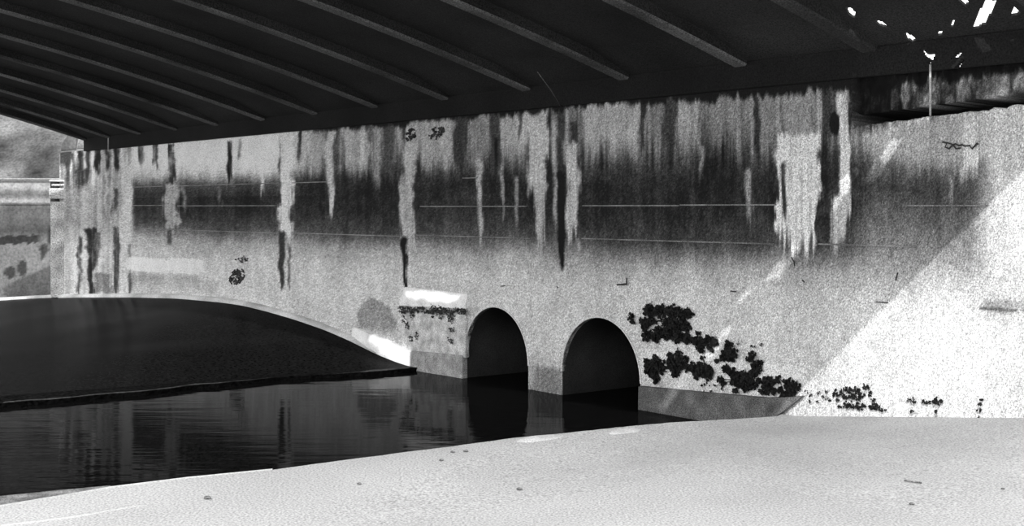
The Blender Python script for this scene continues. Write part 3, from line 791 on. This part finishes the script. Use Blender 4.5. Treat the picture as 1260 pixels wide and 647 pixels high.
# ================================================================== SMALL THINGS
def rod(name, label, cat, pts, rad, m): 
    o = tube_mesh(name, pts, rad, m); tag(o, label, cat); return o
rod('hanger_rod', 'thin pale hanging rod in the corner under the roof gaps', 'rod', [W(wx(1152), .06, wz(1152, y)) for y in (80, 100, 120, 143)], .009, M['rod'])
rod('hanger_rod', 'thin hanging rod at the far left end of the wall top', 'rod', [W(wx(139), .06, wz(139, y)) for y in (160, 172, 186)], .014, M['rod'])
rod('cable', 'thin slanting cable dropping from the vault to the black drip', 'cable', [W(wx(697), .05, wz(697, 132)), W(wx(699), .22, wz(699, 112)), W(wx(703.5), .45, wz(703.5, 92))], .005, M['rib_face'])
# iron hook on the wall
b = bpy.data.objects.new('wall_hook', None); COL.objects.link(b); b.location = W(wx(770), 0, wz(770, 350)); tag(b, 'small black iron hook sticking out above the culverts', 'hook')
tube_mesh('shank', [W(wx(764), .03, wz(764, 350))-b.location, W(wx(770), .03, wz(770, 349.5))-b.location, W(wx(776), .03, wz(776, 349))-b.location], .008, M['iron'], b)
tube_mesh('prong', [W(wx(775.5), .03, wz(775.5, 350))-b.location, W(wx(775.8), .03, wz(775.8, 346))-b.location, W(wx(776), .035, wz(776, 342))-b.location], .008, M['iron'], b)
# dark scrawl painted high on the right of the wall
def scrawl(pxs, w, label, name='paint_scrawl', r=.012):
    vs = []; fs = []
    P = [W(wx(x), r, wz(x, y)) for x, y in pxs]; n = len(P)
    for i in range(n):
        t = (P[min(i+1, n-1)]-P[max(i-1, 0)]).normalized(); q_ = t.cross(N).normalized()
        for o_, d in ((-1, 0), (1, 0), (1, .004), (-1, .004)): vs.append(P[i]+q_*w*o_*rp.uniform(.6, 1.2)+N*d)
    for i in range(n-1):
        for b_ in range(4): fs.append((i*4+b_, i*4+(b_+1) % 4, (i+1)*4+(b_+1) % 4, (i+1)*4+b_))
    fs += [(0, 1, 2, 3), tuple(range(4*n-4, 4*n))]
    o = fix_normals(mesh_obj(name, vs, fs, M['iron'])); tag(o, label, 'mark'); return o
scrawl([(1164, 174), (1168, 177), (1166, 181), (1171, 183), (1175, 179), (1179, 177), (1183, 179), (1187, 178), (1190, 180), (1196, 179), (1199, 183), (1203, 179), (1206, 176)], .007, 'black scrawled paint mark high on the right wall')
scrawl([(1163, 175), (1170, 176), (1176, 178), (1180, 183), (1186, 182)], .006, 'short black stroke under the scrawled paint mark', r=.018)
for pts, lab in [([(977, 316), (980, 322), (981, 327)], 'dark splinter mark just right of the lowest bright sun patch'), ([(990, 344), (993, 347)], 'tiny dark nick below the splinter mark'),
                 ([(1081, 371), (1096, 372)], 'short flat scratch near the sunlit edge of the wall'), ([(1105, 345), (1108, 335)], 'tiny upright scratch above the flat scratch'),
                 ([(902, 358), (909, 358.5)], 'tiny scratch on the plain wall left of the sun flecks'), ([(619, 352), (624, 351)], 'small scratch above the left culvert'), ([(688, 352), (690, 354)], 'tiny nick above the gap between the culverts')]:
    o = scrawl(pts, .005, lab, 'scratch_mark')
# crumbled patch low on the left wall
def crumbs(label, cx, cy, rx_, ry_, n_, name, seed):
    rr = random.Random(seed); rt = bpy.data.objects.new(name, None); COL.objects.link(rt); rt.location = W(wx(cx), 0, wz(cx, cy)); tag(rt, label, 'patch')
    vs = []; fs = []
    for _ in range(n_):
        a = rr.uniform(0, 6.28); q_ = math.sqrt(rr.random()); x = cx+math.cos(a)*q_*rx_+.35*math.sin(a)*q_*rx_; y = cy-math.sin(a)*q_*ry_
        c = W(wx(x), .008, wz(x, y))-rt.location; k0 = len(vs); sz = rr.uniform(.008, .022)
        for j in range(5):
            an = j*1.2566+rr.uniform(-.5, .5); vs.append(c+S*math.cos(an)*sz*1.4+Vector((0, 0, math.sin(an)*sz)))
        vs.append(c+N*.02)
        fs += [(k0+j, k0+(j+1) % 5, k0+5) for j in range(5)]
    fix_normals(mesh_obj('flake', vs, fs, M['moss'], rt))['kind'] = 'stuff'
crumbs('dark flaking lichen patch low on the left wall', 294, 340, 9, 10, 130, 'lichen_patch', 3)
crumbs('sparse lichen specks just above the flaking patch', 299, 319, 10, 4, 20, 'lichen_patch', 4)
crumbs('dark lichen specks under the vault left of centre', 508, 166, 6, 8, 50, 'lichen_patch', 5)
crumbs('dark lichen specks high beside the pale patch', 540, 164, 9, 8, 45, 'lichen_patch', 6)
from mathutils.bvhtree import BVHTree
FB = BVHTree.FromPolygons([v.co for v in floor.data.vertices], [tuple(p.vertices) for p in floor.data.polygons])
def on_floor(x, y):
    h = FB.ray_cast(Vector((0, 0, CAMZ)), Vector(((x-630)/F, 1, (255-y)/F)).normalized())
    return h[0] if h[0] is not None else px_floor(x, y)
# silt mounds on the apron edge
def mound(label, pts, w, h, seed):
    rr = random.Random(seed); P = [on_floor(x, y) for x, y in pts]; n2 = 14; vs = []; fs = []
    for i in range(n2+1):
        t = i/n2; f_ = t*(len(P)-1); j = min(int(f_), len(P)-2); c = P[j].lerp(P[j+1], f_-j); e = math.sin(math.pi*min(max(t, .04), .96))**.6
        for k_ in range(9):
            a = math.pi*k_/8; vs.append(c+Vector((.25, -.95, 0))*(math.cos(a)*w*e)+Vector((0, 0, -.01+math.sin(a)*h*e*(1+rr.uniform(-.15, .15)))))
    for i in range(n2):
        for k_ in range(8): fs.append((i*9+k_, i*9+k_+1, (i+1)*9+k_+1, (i+1)*9+k_))
    o = fix_normals(mesh_obj('silt_mound', vs, fs, M['silt'], None, True)); tag(o, label, 'silt', 'silt mounds on the apron edge')
mound('long low white silt mound on the apron edge before the left culvert', [(630, 544), (660, 539), (700, 535)], .10, .022, 1)
mound('short white silt mound on the apron edge before the right culvert', [(742, 532), (765, 529), (792, 526.5)], .10, .016, 2)
# twig and pebbles on the apron
rod('twig', 'thin dark twig lying on the right of the apron', 'twig', [on_floor(1113, 592)+Vector((0, 0, .006)), on_floor(1122, 594)+Vector((0, 0, .008)), on_floor(1134, 595)+Vector((0, 0, .006))], .005, M['ledge'])
def pebble(x, y, sz, label, seed):
    rr = random.Random(seed); bm = bmesh.new(); bmesh.ops.create_icosphere(bm, subdivisions=2, radius=sz)
    for v in bm.verts: v.co = Vector((v.co.x*1.3, v.co.y, v.co.z*.6))*(1+rr.uniform(-.12, .12))
    me = bpy.data.meshes.new('pebble'); bm.to_mesh(me); bm.free(); me.materials.append(M['footing'])
    o = bpy.data.objects.new('pebble', me); COL.objects.link(o); o.location = on_floor(x, y)+Vector((0, 0, sz*.5)); tag(o, label, 'pebble', 'pebbles on the apron')
pebble(255, 614, .016, 'dark pebble on the left of the apron near the bright edge', 1)
pebble(639, 603, .014, 'dark pebble alone in the middle of the apron', 2)
pebble(557, 557, .012, 'upper pebble of the few near the apron edge', 3)
pebble(573, 556, .013, 'pebble nearest the silt mound of the few near the edge', 4)
pebble(543, 567, .012, 'lower pebble of the few near the apron edge', 5)
pebble(442, 596, .011, 'small pebble left of centre on the apron', 6)
pebble(1122, 621, .012, 'small pebble below the twig on the right', 7)
pebble(1234, 602, .009, 'tiny pebble near the right side of the apron', 8)
